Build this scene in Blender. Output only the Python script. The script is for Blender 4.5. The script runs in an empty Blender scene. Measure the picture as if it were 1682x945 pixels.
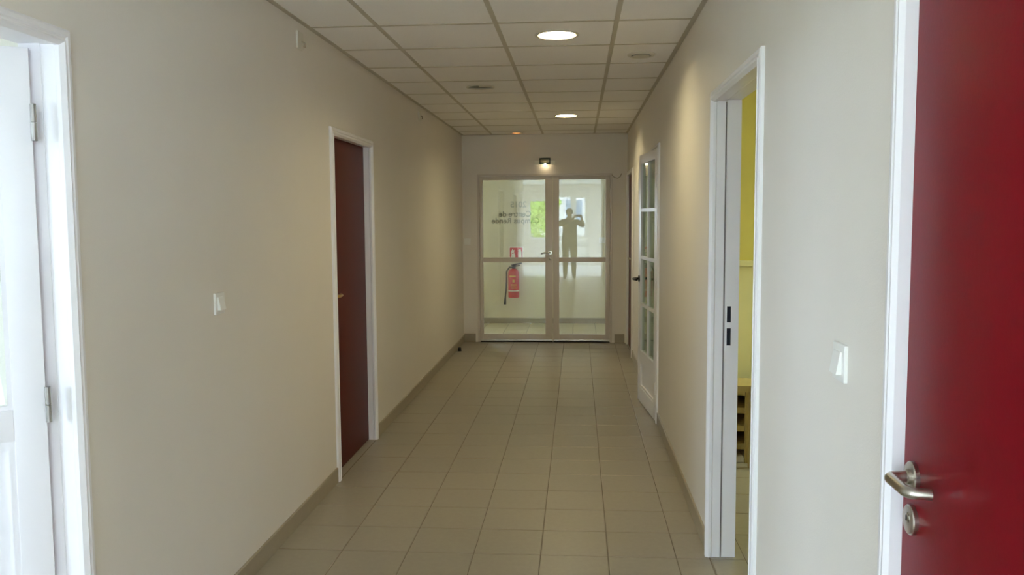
import bpy, bmesh, math, random
from mathutils import Vector, Matrix
random.seed(7)
D = bpy.data
SC = bpy.context.scene
COL = SC.collection

# ------------------------------------------------------------------ camera
CAM_H = 1.507
PITCH, YAW, ROLL = 0.0830, 0.0771, -0.0061
cam = D.cameras.new('camera')
cam.sensor_fit = 'HORIZONTAL'
cam.sensor_width = 36.0
cam.lens = 36.0 * 1404.7 / 1682.0
cam.clip_start = 0.03
cam.clip_end = 200
cam_o = D.objects.new('camera', cam)
COL.objects.link(cam_o)
_fw = Vector((-math.sin(YAW) * math.cos(PITCH), math.cos(YAW) * math.cos(PITCH), -math.sin(PITCH)))
_rt = Vector((math.cos(YAW), math.sin(YAW), 0))
_up = _rt.cross(_fw)
_r2 = _rt * math.cos(ROLL) + _up * math.sin(ROLL)
_u2 = -_rt * math.sin(ROLL) + _up * math.cos(ROLL)
_m = Matrix((_r2, _u2, -_fw)).transposed().to_4x4()
_m.translation = Vector((0, 0, CAM_H))
cam_o.matrix_world = _m
SC.camera = cam_o

# ------------------------------------------------------------------ world, exposure
SKY = 44.0
w = D.worlds.new('sky')
SC.world = w
w.use_nodes = True
bg = w.node_tree.nodes['Background']
bg.inputs[0].default_value = (0.66, 0.80, 1.03, 1)
bg.inputs[1].default_value = SKY
SC.view_settings.view_transform = 'Standard'
SC.view_settings.look = 'None'
SC.view_settings.gamma = 1.0
SC.view_settings.use_curve_mapping = False
SC.view_settings.exposure = 0.0
SC.cycles.max_bounces = 14
SC.cycles.diffuse_bounces = 8
SC.cycles.glossy_bounces = 5
SC.cycles.transparent_max_bounces = 24
SC.cycles.transmission_bounces = 8
SC.cycles.sample_clamp_indirect = 8.0
SC.cycles.caustics_reflective = False
SC.cycles.caustics_refractive = False
SC.cycles.use_denoising = True
SC.cycles.use_adaptive_sampling = False

# daylight portals: one at each window opening (they only guide sky sampling)
def portal(cx, cy, cz, sx, sz, direction):
    l = D.lights.new('window_portal', 'AREA')
    l.shape = 'RECTANGLE'; l.size = sx; l.size_y = sz
    l.cycles.is_portal = True
    o = D.objects.new('window_portal', l)
    COL.objects.link(o)
    o.location = (cx, cy, cz)
    o.rotation_euler = Vector(direction).to_track_quat('-Z', 'Y').to_euler()

# ------------------------------------------------------------------ dimensions
XL, XR, YE, HC = -1.37, 0.579, 10.15, 2.468
WT = 0.10            # partition thickness
DOWN_E = 170.0        # downlight emission

# ------------------------------------------------------------------ materials
def srgb(r, g, b):
    f = lambda c: (c / 12.92 if c <= 0.04045 else ((c + 0.055) / 1.055) ** 2.4)
    return (f(r / 255), f(g / 255), f(b / 255), 1)

def mat(name, col, rough=0.5, metal=0.0, var=0.0, vscale=8.0, bump=0.0, bscale=60.0, objrand=0.0, spec=0.5, coat=0.0, emit=None, estr=0.0):
    m = D.materials.new(name); m.use_nodes = True
    nt = m.node_tree; b = nt.nodes['Principled BSDF']
    b.inputs['Base Color'].default_value = col
    b.inputs['Roughness'].default_value = rough
    b.inputs['Metallic'].default_value = metal
    b.inputs['Specular IOR Level'].default_value = spec
    b.inputs['Coat Weight'].default_value = coat
    tc = nt.nodes.new('ShaderNodeTexCoord')
    geo = nt.nodes.new('ShaderNodeNewGeometry')
    if var > 0 or objrand > 0:
        n = nt.nodes.new('ShaderNodeTexNoise'); n.inputs['Scale'].default_value = vscale
        n.inputs['Detail'].default_value = 5
        nt.links.new(geo.outputs['Position'], n.inputs['Vector'])
        mr = nt.nodes.new('ShaderNodeMapRange')
        mr.inputs['From Min'].default_value = 0.25; mr.inputs['From Max'].default_value = 0.75
        mr.inputs['To Min'].default_value = 1 - var; mr.inputs['To Max'].default_value = 1 + var
        nt.links.new(n.outputs['Fac'], mr.inputs['Value'])
        val = mr.outputs['Result']
        if objrand > 0:
            oi = nt.nodes.new('ShaderNodeObjectInfo')
            m2 = nt.nodes.new('ShaderNodeMapRange')
            m2.inputs['To Min'].default_value = 1 - objrand; m2.inputs['To Max'].default_value = 1 + objrand
            nt.links.new(oi.outputs['Random'], m2.inputs['Value'])
            mu = nt.nodes.new('ShaderNodeMath'); mu.operation = 'MULTIPLY'
            nt.links.new(val, mu.inputs[0]); nt.links.new(m2.outputs['Result'], mu.inputs[1])
            val = mu.outputs[0]
        vm = nt.nodes.new('ShaderNodeVectorMath'); vm.operation = 'SCALE'
        vm.inputs[0].default_value = col[:3]
        nt.links.new(val, vm.inputs['Scale'])
        nt.links.new(vm.outputs[0], b.inputs['Base Color'])
    if bump > 0:
        n2 = nt.nodes.new('ShaderNodeTexNoise'); n2.inputs['Scale'].default_value = bscale
        n2.inputs['Detail'].default_value = 3
        nt.links.new(geo.outputs['Position'], n2.inputs['Vector'])
        bp = nt.nodes.new('ShaderNodeBump'); bp.inputs['Strength'].default_value = bump
        bp.inputs['Distance'].default_value = 0.002
        nt.links.new(n2.outputs['Fac'], bp.inputs['Height'])
        nt.links.new(bp.outputs['Normal'], b.inputs['Normal'])
    if emit:
        b.inputs['Emission Color'].default_value = emit
        b.inputs['Emission Strength'].default_value = estr
    return m

def glass_mat(name, tint=(0.95, 0.98, 0.95, 1), gloss=1.0, rough=0.0):
    m = D.materials.new(name); m.use_nodes = True
    nt = m.node_tree; nt.nodes.clear()
    out = nt.nodes.new('ShaderNodeOutputMaterial')
    mix = nt.nodes.new('ShaderNodeMixShader')
    tr = nt.nodes.new('ShaderNodeBsdfTransparent'); tr.inputs[0].default_value = tint
    gl = nt.nodes.new('ShaderNodeBsdfGlossy'); gl.inputs['Roughness'].default_value = rough
    fr = nt.nodes.new('ShaderNodeFresnel')
    geo = nt.nodes.new('ShaderNodeNewGeometry')
    mr = nt.nodes.new('ShaderNodeMapRange')
    mr.inputs['To Min'].default_value = 1.52; mr.inputs['To Max'].default_value = 1 / 1.52
    nt.links.new(geo.outputs['Backfacing'], mr.inputs['Value'])
    nt.links.new(mr.outputs[0], fr.inputs['IOR'])
    mu = nt.nodes.new('ShaderNodeMath'); mu.operation = 'MULTIPLY'; mu.inputs[1].default_value = gloss
    mu.use_clamp = True
    nt.links.new(fr.outputs[0], mu.inputs[0])
    nt.links.new(mu.outputs[0], mix.inputs[0])
    nt.links.new(tr.outputs[0], mix.inputs[1]); nt.links.new(gl.outputs[0], mix.inputs[2])
    nt.links.new(mix.outputs[0], out.inputs[0])
    return m

M = {}
M['wall'] = mat('wall_paint', srgb(226, 220, 211), 0.55, var=0.012, vscale=3, bump=0.22, bscale=260, spec=0.3)
M['wall_yellow'] = mat('wall_yellow_paint', srgb(214, 203, 116), 0.6, var=0.02, vscale=3, bump=0.15, bscale=200, spec=0.3)
M['wall_cream'] = mat('wall_pale_yellow_paint', srgb(224, 219, 168), 0.6, var=0.02, spec=0.3)
M['wall_lobby'] = mat('wall_lobby_paint', srgb(228, 221, 194), 0.6, var=0.015, spec=0.3)
M['wall_white'] = mat('wall_white_paint', srgb(232, 230, 222), 0.6, var=0.015, spec=0.3)
M['render_out'] = mat('outside_render', srgb(215, 212, 205), 0.8, var=0.04)
M['tile'] = mat('floor_tile', srgb(153, 145, 129), 0.34, var=0.045, vscale=38, objrand=0.03, bump=0.06, bscale=90, spec=0.45)
M['tile_pale'] = mat('pale_floor_tile', srgb(205, 194, 158), 0.34, var=0.045, vscale=38, bump=0.06, bscale=90, spec=0.45)
M['tile_bounce'] = mat('bounce_floor_tile', srgb(202, 200, 195), 0.34, var=0.045, vscale=38, bump=0.06, bscale=90, spec=0.45)  # hall floor only: paler so it bounces daylight onto ceiling and walls
M['grout'] = mat('grout', srgb(126, 116, 100), 0.8, var=0.05, vscale=20)
M['skirting'] = mat('skirting_tile', srgb(158, 147, 126), 0.4, var=0.04, vscale=25)
M['ceil_tile'] = mat('ceiling_tile', srgb(242, 239, 236), 0.85, var=0.02, vscale=120, bump=0.35, bscale=220, spec=0.15, objrand=0.01)
M['ceil_bar'] = mat('ceiling_bar', srgb(188, 180, 164), 0.55, spec=0.3)
M['plenum'] = mat('plenum', srgb(150, 145, 135), 0.9)
M['white_lac'] = mat('white_lacquer', srgb(238, 236, 238), 0.32, var=0.008, bump=0.03, bscale=30)
M['white_alu'] = mat('white_aluminium', srgb(206, 196, 186), 0.3)
M['plastic'] = mat('white_plastic', srgb(236, 235, 230), 0.35)
M['red'] = mat('red_door_paint', srgb(113, 6, 22), 0.36, var=0.02, vscale=10, bump=0.05, bscale=120, spec=0.08)
M['red_dark'] = mat('dark_red_door_paint', srgb(84, 26, 25), 0.42, var=0.02, vscale=10, bump=0.05, bscale=120, spec=0.1)
M['steel'] = mat('brushed_steel', srgb(188, 182, 172), 0.28, metal=1.0)
M['hinge_grey'] = mat('grey_hinge_metal', srgb(150, 146, 140), 0.4, metal=0.7)
M['brass'] = mat('brass', srgb(200, 165, 95), 0.3, metal=1.0)
M['darkmetal'] = mat('dark_metal', srgb(46, 44, 46), 0.4, metal=0.6)
M['black'] = mat('black_rubber', srgb(22, 22, 24), 0.6)
M['slot'] = mat('strike_slot_dark', srgb(30, 34, 44), 0.5, metal=0.5)
M['rebate_strip'] = mat('grey_strip', srgb(120, 112, 112), 0.7)
M['hole'] = mat('dark_fixture_inside', srgb(128, 124, 100), 0.6)
M['ring'] = mat('fixture_ring_paint', srgb(205, 198, 180), 0.4)
M['lamp'] = mat('lamp_diffuser', srgb(250, 248, 235), 0.5, emit=(1.0, 0.86, 0.50, 1), estr=DOWN_E)
M['lamp_or'] = mat('amber_lamp', srgb(240, 160, 80), 0.5, emit=(1.0, 0.40, 0.10, 1), estr=1.7)
M['bulb'] = mat('emergency_bulb', srgb(255, 240, 210), 0.5, emit=(1.0, 0.80, 0.5, 1), estr=60)
M['sign_green'] = mat('exit_panel_dark_green', srgb(24, 42, 32), 0.4)
M['exit_body'] = mat('exit_body_plastic', srgb(244, 243, 232), 0.4)
M['plate'] = mat('cream_plate_plastic', srgb(214, 210, 196), 0.4)
M['ext_red'] = mat('extinguisher_red', srgb(200, 52, 48), 0.35)
M['sign_red'] = mat('sign_red', srgb(205, 46, 40), 0.5)
M['sign_white'] = mat('sign_white', srgb(240, 238, 225), 0.5)
M['label_y'] = mat('extinguisher_label_print', srgb(226, 200, 110), 0.5)
M['letter'] = mat('vinyl_lettering', srgb(172, 172, 150), 0.7)
M['letter2'] = mat('vinyl_lettering_pale', srgb(196, 196, 174), 0.7)
M['glass'] = glass_mat('door_glass', (0.965, 0.965, 0.925, 1), 1.7)
M['glass_win'] = glass_mat('window_glass', (0.97, 0.985, 0.975, 1))
M['glass_light_tint'] = glass_mat('yellow_light_tint_glass', (1.0, 0.95, 0.73, 1))  # yellow tint put in the panes to colour the room's light
M['glass_green'] = glass_mat('green_glass', (0.80, 0.88, 0.76, 1))
M['wood'] = mat('pale_wood', srgb(176, 158, 104), 0.5, var=0.08, vscale=14)
M['wood_dark'] = mat('dark_wood', srgb(92, 80, 58), 0.55, var=0.08, vscale=14)
M['cloth_j'] = mat('jacket_cloth', srgb(52, 54, 60), 0.9)
M['cloth_t'] = mat('trouser_cloth', srgb(38, 42, 56), 0.9)
M['skin'] = mat('skin', srgb(196, 150, 124), 0.5)
M['hair'] = mat('hair_brown', srgb(50, 36, 28), 0.6)
M['shoe'] = mat('shoe_leather', srgb(30, 26, 24), 0.5)
M['leaf'] = mat('tree_leaf', srgb(182, 206, 108), 0.5, var=0.55, vscale=6.0)
M['bark'] = mat('tree_bark', srgb(96, 80, 64), 0.9, var=0.2)
M['ground'] = mat('outside_paving', srgb(150, 150, 140), 0.9, var=0.1)
M['roof'] = mat('outside_roof_tile', srgb(150, 96, 78), 0.8, var=0.1)
M['pane_far'] = mat('far_window_pane', srgb(90, 105, 120), 0.15)

# ------------------------------------------------------------------ mesh helpers
class MB:
    def __init__(s): s.v = []; s.f = []
    def add(s, vs, fs):
        o = len(s.v); s.v += [tuple(v) for v in vs]; s.f += [tuple(i + o for i in f) for f in fs]; return s
    def box(s, x0, x1, y0, y1, z0, z1):
        x0, x1 = min(x0, x1), max(x0, x1); y0, y1 = min(y0, y1), max(y0, y1); z0, z1 = min(z0, z1), max(z0, z1)
        return s.add([(x0,y0,z0),(x1,y0,z0),(x1,y1,z0),(x0,y1,z0),(x0,y0,z1),(x1,y0,z1),(x1,y1,z1),(x0,y1,z1)],
              [(0,3,2,1),(4,5,6,7),(0,1,5,4),(1,2,6,5),(2,3,7,6),(3,0,4,7)])
    def cbox(s, x0, x1, y0, y1, z0, z1, c=0.003):
        """box whose faces are chamfered on all edges"""
        bm = bmesh.new()
        bmesh.ops.create_cube(bm, size=1)
        for v in bm.verts:
            v.co = Vector(((x0+x1)/2 + v.co.x*abs(x1-x0), (y0+y1)/2 + v.co.y*abs(y1-y0), (z0+z1)/2 + v.co.z*abs(z1-z0)))
        bmesh.ops.bevel(bm, geom=list(bm.edges), offset=c, segments=2, affect='EDGES', profile=0.7)
        bm.verts.index_update()
        s.add([v.co.copy() for v in bm.verts], [[v.index for v in f.verts] for f in bm.faces]); bm.free(); return s
    def loft(s, rings, cap=True, closed=True):
        n = len(rings[0]); vs = [p for r in rings for p in r]; fs = []
        for i in range(len(rings) - 1):
            for j in range(n if closed else n - 1):
                k = (j + 1) % n
                fs.append((i*n+j, i*n+k, (i+1)*n+k, (i+1)*n+j))
        if cap:
            fs.append(tuple(reversed(range(n)))); fs.append(tuple((len(rings)-1)*n + j for j in range(n)))
        return s.add(vs, fs)
    def tube(s, pts, r, n=10, cap=True):
        pts = [Vector(p) for p in pts]; rs = r if isinstance(r, (list, tuple)) else [r]*len(pts)
        rings = []; ref = None
        for i, p in enumerate(pts):
            t = (pts[min(i+1, len(pts)-1)] - pts[max(i-1, 0)]).normalized()
            if ref is None:
                ref = t.orthogonal().normalized()
            ref = (ref - t * ref.dot(t)).normalized(); b = t.cross(ref)
            rings.append([p + ref*math.cos(2*math.pi*k/n)*rs[i] + b*math.sin(2*math.pi*k/n)*rs[i] for k in range(n)])
        return s.loft(rings, cap)
    def lathe(s, prof, c=(0,0,0), axis='Z', n=32, cap=True):
        """prof: (radius, height) pairs around an axis through c"""
        rings = []
        for r, h in prof:
            ring = []
            for k in range(n):
                a = 2*math.pi*k/n; u, v = r*math.cos(a), r*math.sin(a)
                p = {'Z': (u, v, h), 'X': (h, u, v), 'Y': (v, h, u)}[axis]
                ring.append((c[0]+p[0], c[1]+p[1], c[2]+p[2]))
            rings.append(ring)
        return s.loft(rings, cap)
    def sphere(s, c, r, n=12, m=8, sc=(1,1,1)):
        rings = []
        for i in range(1, m):
            a = math.pi*i/m
            rings.append([(c[0]+r*sc[0]*math.sin(a)*math.cos(2*math.pi*k/n), c[1]+r*sc[1]*math.sin(a)*math.sin(2*math.pi*k/n), c[2]-r*sc[2]*math.cos(a)) for k in range(n)])
        return s.loft(rings, True)
    def poly(s, pts, d, axis):
        """flat outline (list of 3D points) thickened by vector d"""
        n = len(pts); d = Vector(d)
        vs = [Vector(p) for p in pts] + [Vector(p)+d for p in pts]
        return s.add(vs, [tuple(range(n)), tuple(reversed(range(n, 2*n)))] + [(i, i+n, (i+1) % n+n, (i+1) % n) for i in range(n)])
    def xf(s, fn): s.v = [tuple(fn(Vector(v))) for v in s.v]; return s
    def mesh(s, name, m, smooth=False, origin=(0,0,0)):
        me = D.meshes.new(name); o = Vector(origin)
        me.from_pydata([tuple(Vector(v) - o) for v in s.v], [], s.f)
        bm = bmesh.new(); bm.from_mesh(me); bmesh.ops.recalc_face_normals(bm, faces=bm.faces)
        bm.to_mesh(me); bm.free()
        if smooth:
            me.shade_smooth()
            me.set_sharp_from_angle(angle=math.radians(38))
        me.materials.append(M[m] if isinstance(m, str) else m); return me
    def build(s, name, m, parent=None, smooth=False):
        origin = world_loc(parent) if parent else (0,0,0)
        o = D.objects.new(name, s.mesh(name, m, smooth, origin)); COL.objects.link(o)
        if parent: o.parent = parent
        return o

_wl = {}
def world_loc(o):
    v = Vector((0,0,0))
    while o is not None:
        v += o.location; o = o.parent
    return v
def empty(name, loc):
    o = D.objects.new(name, None); o.empty_display_size = 0.1; COL.objects.link(o); o.location = loc; return o
def tag(o, label=None, cat=None, group=None, kind=None):
    if label: o['label'] = label
    if cat: o['category'] = cat
    if group: o['group'] = group
    if kind: o['kind'] = kind
    return o
def part(o, label): o['label'] = label; return o

# ------------------------------------------------------------------ walls
def wall(name, axis, t0, t1, a0, a1, m, label, openings=(), z0=0.0, z1=2.65, mats=None):
    """axis: direction the wall runs along ('X' or 'Y'); t0..t1 thickness, a0..a1 run; openings (a0,a1,z0,z1)"""
    mb = MB()
    def b(p0, p1, q0, q1):
        if p1 - p0 < 1e-5 or q1 - q0 < 1e-5: return
        if axis == 'Y': mb.box(t0, t1, p0, p1, q0, q1)
        else: mb.box(p0, p1, t0, t1, q0, q1)
    ops = sorted(openings); cur = a0
    for (o0, o1, h0, h1) in ops:
        b(cur, o0, z0, z1); b(o0, o1, z0, h0); b(o0, o1, h1, z1); cur = o1
    b(cur, a1, z0, z1)
    o = mb.build(name, m); tag(o, label, 'wall', kind='structure'); return o

# opening limits (clear opening between jambs)
OPL = (1.36, 2.20, 1.965)     # open half-glazed door, left
RDL = (4.73, 5.61, 1.965)     # dark red door, left
OPR = (2.80, 3.72, 1.985)     # open doorway to yellow room, right
RDR = (0.66, 1.573, 1.985)    # red door, right foreground
GLR = (6.20, 7.02, 1.965)     # glazed door ajar, right
RDE = (9.10, 10.03, 1.965)    # red door at the far end, right
J = 0.046                      # frame sits this far outside the clear opening
def op(t, j=0.012): return (t[0]-j, t[1]+j, 0.0, t[2]+j)

wall('wall_left', 'Y', XL-WT, XL, -1.2, YE, 'wall', 'long cream papered wall on the left side of the corridor', [op(OPL), op(RDL)])
wall('wall_right', 'Y', XR, XR+WT, -1.2, YE, 'wall', 'long cream papered wall on the right side of the corridor', [op(OPR), op(RDR), op(GLR), op(RDE)])
EX0, EX1, EZT = -1.195, 0.405, 2.005
wall('wall_end', 'X', YE, YE+0.1, -2.3, 3.2, 'wall', 'cream wall closing the corridor around the double glass doors', [(EX0, EX1, 0.0, EZT)])
# outer shell and room partitions
wall('wall_lobby_back', 'X', 12.0, 12.1, -5.1, 3.3, 'wall_lobby', 'pale lobby wall behind the glass doors carrying the fire extinguisher', [(-2.1, -1.65, 1.0, 2.0)])
wall('wall_lobby_left', 'Y', -2.3, -2.2, YE+0.1, 12.0, 'wall_lobby', 'pale lobby side wall left of the glass doors')
W_E = [(5.28, 5.86, 0.75, 2.35), (7.3, 7.55, 1.3, 1.8), (10.5, 11.2, 1.4, 2.1), (-5.6, -1.4, 0.15, 2.35)]  # openings added for daylight, except the lobby one
wall('wall_east', 'Y', 3.2, 3.3, -6.0, 12.1, 'wall_white', 'outer wall with windows of the rooms on the right', W_E)
W_W = [(-0.1, 1.1, 1.05, 2.3)]
wall('wall_west', 'Y', -5.1, -5.0, -0.3, 12.1, 'wall_white', 'outer wall with window of the room on the left', W_W)
W_S = [(-4.5, -3.25, 0.9, 2.1)]
wall('wall_left_room_south', 'X', -0.3, -0.2, -5.1, XL-WT, 'wall_white', 'outer wall with wide window of the left room', W_S)
wall('wall_left_room_north', 'X', 3.6, 3.7, -5.0, XL-WT, 'wall_white', 'white partition behind the open half glazed door')
wall('wall_yellow_room_south', 'X', 2.1, 2.2, XR+WT, 3.2, 'wall_yellow', 'near yellow partition of the room on the right')
wall('wall_yellow_room_north', 'X', 5.9, 6.0, XR+WT, 3.2, 'wall_yellow', 'yellow wall seen through the open doorway on the right')
wall('wall_glazed_room_north', 'X', 7.8, 7.9, XR+WT, 3.2, 'wall_white', 'partition of the room behind the small paned door')
HS = -5.9
W1 = (-1.50, -0.80, 0.81, 2.02); W2 = (-0.66, 0.30, 0.0, 2.12); W3 = (0.75, 3.1, 0.15, 2.35)
wall('wall_hall_back', 'X', HS-0.1, HS, -2.0, 3.3, 'wall', 'entrance hall wall with windows, mirrored in the glass doors', [W1, W2, W3])
wall('wall_hall_left', 'Y', -2.0, -1.9, HS, -0.3, 'wall', 'entrance hall left wall behind the camera', [(-5.4, -1.5, 0.15, 2.35)])
wall('wall_hall_front_left', 'X', -1.2, -1.1, -1.9, XL-WT, 'wall', 'short entrance hall return wall left of the corridor')
wall('wall_hall_front_right', 'X', -1.2, -1.1, XR+WT, 3.2, 'wall', 'entrance hall return wall right of the corridor')

# portals just outside the openings
portal(3.32, 5.57, 1.55, 0.58, 1.6, (-1, 0, 0)); portal(3.32, 7.425, 1.55, 0.25, 0.5, (-1, 0, 0)); portal(3.32, -3.5, 1.25, 4.2, 2.2, (-1, 0, 0)); portal(3.32, 10.85, 1.75, 0.7, 0.7, (-1, 0, 0))
portal(-5.12, 0.5, 1.675, 1.2, 1.25, (1, 0, 0)); portal(-3.875, -0.32, 1.5, 1.25, 1.2, (0, 1, 0))
portal(-1.15, HS-0.12, 1.41, 0.7, 1.21, (0, 1, 0)); portal(-0.18, HS-0.12, 1.5, 0.96, 1.24, (0, 1, 0)); portal(1.925, HS-0.12, 1.25, 2.35, 2.2, (0, 1, 0))
portal(-2.02, -3.45, 1.25, 3.9, 2.2, (1, 0, 0))

roof = MB().box(-5.1, 3.3, -0.3, 12.1, 2.65, 2.8).box(-2.0, 3.3, -6.0, -0.3, 2.65, 2.8).build('roof', 'plenum')
tag(roof, 'flat roof slab over the whole building', 'roof', kind='structure')
for nm, lab, b in [('ceiling_left_room', 'white ceiling of the left room', (-5.0, XL-WT, -0.2, 3.6)),
                   ('ceiling_yellow_room', 'ceiling of the yellow room', (XR+WT, 3.2, 2.2, 5.9)),
                   ('ceiling_glazed_room', 'ceiling of the room behind the small paned door', (XR+WT, 3.2, 6.0, 7.8)),
                   ('ceiling_lobby', 'ceiling of the lobby beyond the glass doors', (-2.2, 3.2, YE+0.1, 12.0)),
                   ('ceiling_hall', 'white ceiling of the entrance hall', (-1.9, 3.2, HS, -1.2))]:
    tag(MB().box(*b, HC, HC+0.04).build(nm, 'wall_white'), lab, 'ceiling', kind='structure')

# ------------------------------------------------------------------ floor
TS, TX0, TY0 = 0.30, -1.3655, 3.7027 - 6*0.30
def tile_mesh(sx, sy, g=0.0022, h=0.006, c=0.0018):
    x, y = sx/2-g, sy/2-g
    mb = MB().loft([[(-x,-y,0),(x,-y,0),(x,y,0),(-x,y,0)], [(-x,-y,h-c),(x,-y,h-c),(x,y,h-c),(-x,y,h-c)],
                    [(-x+c,-y+c,h),(x-c,-y+c,h),(x-c,y-c,h),(-x+c,y-c,h)]])
    return mb
FLH = -0.006
fl = MB().box(XL-WT, XR+WT, -1.1, YE+0.1, -0.10, FLH+0.0035).build('floor', 'grout')
tag(fl, 'beige square tiled corridor floor', 'floor', kind='structure')
def lay_tiles(parent, x0, x1, y0, y1, ox, oy, stuff=False, m='tile'):
    cache = {}; mbj = MB()
    i0, i1 = math.floor((x0-ox)/TS+1e-4), math.ceil((x1-ox)/TS-1e-4); j0, j1 = math.floor((y0-oy)/TS+1e-4), math.ceil((y1-oy)/TS-1e-4)
    for j in range(j0, j1):
        for i in range(i0, i1):
            ax, bx = max(x0, ox+i*TS), min(x1, ox+(i+1)*TS); ay, by = max(y0, oy+j*TS), min(y1, oy+(j+1)*TS)
            if bx-ax < 0.02 or by-ay < 0.02: continue
            key = (round(bx-ax, 4), round(by-ay, 4))
            dz = random.uniform(-0.0004, 0.0)
            if stuff:
                t = tile_mesh(*key); c = Vector(((ax+bx)/2, (ay+by)/2, FLH)); t.xf(lambda v: v+c); mbj.add(t.v, t.f); continue
            if key not in cache: cache[key] = tile_mesh(*key).mesh('tile', 'tile')
            o = D.objects.new('tile', cache[key]); COL.objects.link(o); o.parent = parent
            o.location = ((ax+bx)/2, (ay+by)/2, FLH+dz)
    if stuff:
        o = mbj.build('tile_field', m, parent); o['kind'] = 'stuff'
lay_tiles(fl, TX0, XR, TY0, YE+0.02, TX0, TY0)
lay_tiles(fl, TX0, XR, -1.2, TY0, TX0, TY0, True)
fr_ = MB().box(XR+WT, 3.2, 2.2, 5.9, -0.10, FLH+0.0034).build('floor_yellow_room', 'grout')
tag(fr_, 'beige tiled floor of the yellow room through the doorway', 'floor', kind='structure')
lay_tiles(fr_, XR+0.003, 1.75, 2.8, 5.9, TX0, TY0)
f3 = MB().box(-2.2, 3.2, YE+0.1, 12.0, -0.10, FLH+0.0034).build('floor_lobby', 'grout')
tag(f3, 'pale tiled lobby floor beyond the glass doors', 'floor', kind='structure')
lay_tiles(f3, -2.2, 3.2, YE+0.1, 12.0, TX0+0.1, TY0, True, 'tile_pale')
f4 = MB().box(-5.0, XL-WT, -0.2, 3.6, -0.10, 0.0).build('floor_left_room', 'tile')
tag(f4, 'beige floor of the bright left room', 'floor', kind='structure')
f5 = MB().box(-1.9, 3.2, HS, -1.1, -0.10, FLH+0.0034).build('floor_hall', 'grout')
tag(f5, 'tiled entrance hall floor behind the camera, paled to bounce daylight', 'floor', kind='structure')
lay_tiles(f5, -1.9, 3.2, HS, -1.2, TX0, TY0, True, 'tile_bounce')
f6 = MB().box(XR+WT, 3.2, 6.0, 7.8, -0.10, 0.0).build('floor_glazed_room', 'tile')
tag(f6, 'beige floor of the room behind the small paned door', 'floor', kind='structure')

# ------------------------------------------------------------------ skirting
def skirt(name, label, segs, h=0.085, t=0.009):
    mb = MB()
    for (x0, y0, x1, y1, nx, ny) in segs:      # run on the wall face, (nx,ny) into the room
        if x0 == x1: pr = [(x0, 0), (x0+nx*t, 0), (x0+nx*t, h-0.004), (x0+nx*(t-0.004), h), (x0, h)]; mb.loft([[(p, y0, q) for p, q in pr], [(p, y1, q) for p, q in pr]])
        else: pr = [(y0, 0), (y0+ny*t, 0), (y0+ny*t, h-0.004), (y0+ny*(t-0.004), h), (y0, h)]; mb.loft([[(x0, p, q) for p, q in pr], [(x1, p, q) for p, q in pr]])
    return tag(mb.build(name, 'skirting'), label, 'skirting', kind='structure')
cj = 0.0475
skirt('baseboard_left', 'beige tile skirting along the left corridor wall', [(XL, -1.1, XL, OPL[0]-cj, 1, 0), (XL, OPL[1]+cj, XL, RDL[0]-cj, 1, 0), (XL, RDL[1]+cj, XL, YE, 1, 0)])
skirt('baseboard_right', 'beige tile skirting along the right corridor wall', [(XR, -1.1, XR, RDR[0]-cj, -1, 0), (XR, RDR[1]+cj, XR, OPR[0]-cj, -1, 0), (XR, OPR[1]+cj, XR, GLR[0]-cj, -1, 0), (XR, GLR[1]+cj, XR, RDE[0]-cj, -1, 0)])
skirt('baseboard_end', 'short beige skirting pieces either side of the glass doors', [(XL+0.009, YE, EX0-0.03, YE, 0, -1), (EX1+0.03, YE, XR-0.03, YE, 0, -1)], h=0.105)
skirt('baseboard_lobby', 'beige tile skirting along the lobby back wall', [(-2.2, 12.0, 3.2, 12.0, 0, -1)], h=0.075)
skirt('baseboard_yellow_room', 'skirting along the yellow room wall', [(XR+WT, 5.9, 3.2, 5.9, 0, -1)], h=0.075)

# ------------------------------------------------------------------ ceiling grid
GX = [XL, -1.0088, -0.4088, 0.1912, XR]
GY = [4.3379 + 0.6*i for i in range(-4, 10)] + [YE]
ce = MB().box(XL, XR, -1.2, YE, 2.60, 2.65).build('ceiling', 'plenum')
tag(ce, 'suspended ceiling of cream square tiles in a metal grid', 'ceiling', kind='structure')
BW = 0.024
DL = [(-0.1104, 4.6442, 0.105), (-0.1118, 8.3307, 0.105), (-0.7234, 6.427, 0.095), (-0.705, 9.97, 0.062)]
def ceil_tile(x0, x1, y0, y1, hole=None, n=32):
    a, b, c, d = x0+BW/2-0.002, x1-BW/2+0.002, y0+BW/2-0.002, y1-BW/2+0.002
    zt, zb, ch = HC+0.020, HC, 0.002
    if not hole:
        return MB().loft([[(a,c,zt),(b,c,zt),(b,d,zt),(a,d,zt)], [(a,c,zb+ch),(b,c,zb+ch),(b,d,zb+ch),(a,d,zb+ch)], [(a+ch,c+ch,zb),(b-ch,c+ch,zb),(b-ch,d-ch,zb),(a+ch,d-ch,zb)]])
    hx, hy, r = hole; ro, ri = [], []
    angs = sorted([2*math.pi*k/n for k in range(n)] + [math.atan2(q-hy, p-hx) % (2*math.pi) for p in (a, b) for q in (c, d)])
    for t in angs:
        u, v = math.cos(t), math.sin(t); s = []
        if u > 1e-9: s.append((b-hx)/u)
        if u < -1e-9: s.append((a-hx)/u)
        if v > 1e-9: s.append((d-hy)/v)
        if v < -1e-9: s.append((c-hy)/v)
        k = min(s); ro.append((hx+u*k, hy+v*k)); ri.append((hx+u*r, hy+v*r))
    return MB().loft([[(p,q,zt) for p,q in ri], [(p,q,zt) for p,q in ro], [(p,q,zb) for p,q in ro], [(p,q,zb) for p,q in ri], [(p,q,zt) for p,q in ri]], cap=False)
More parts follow.
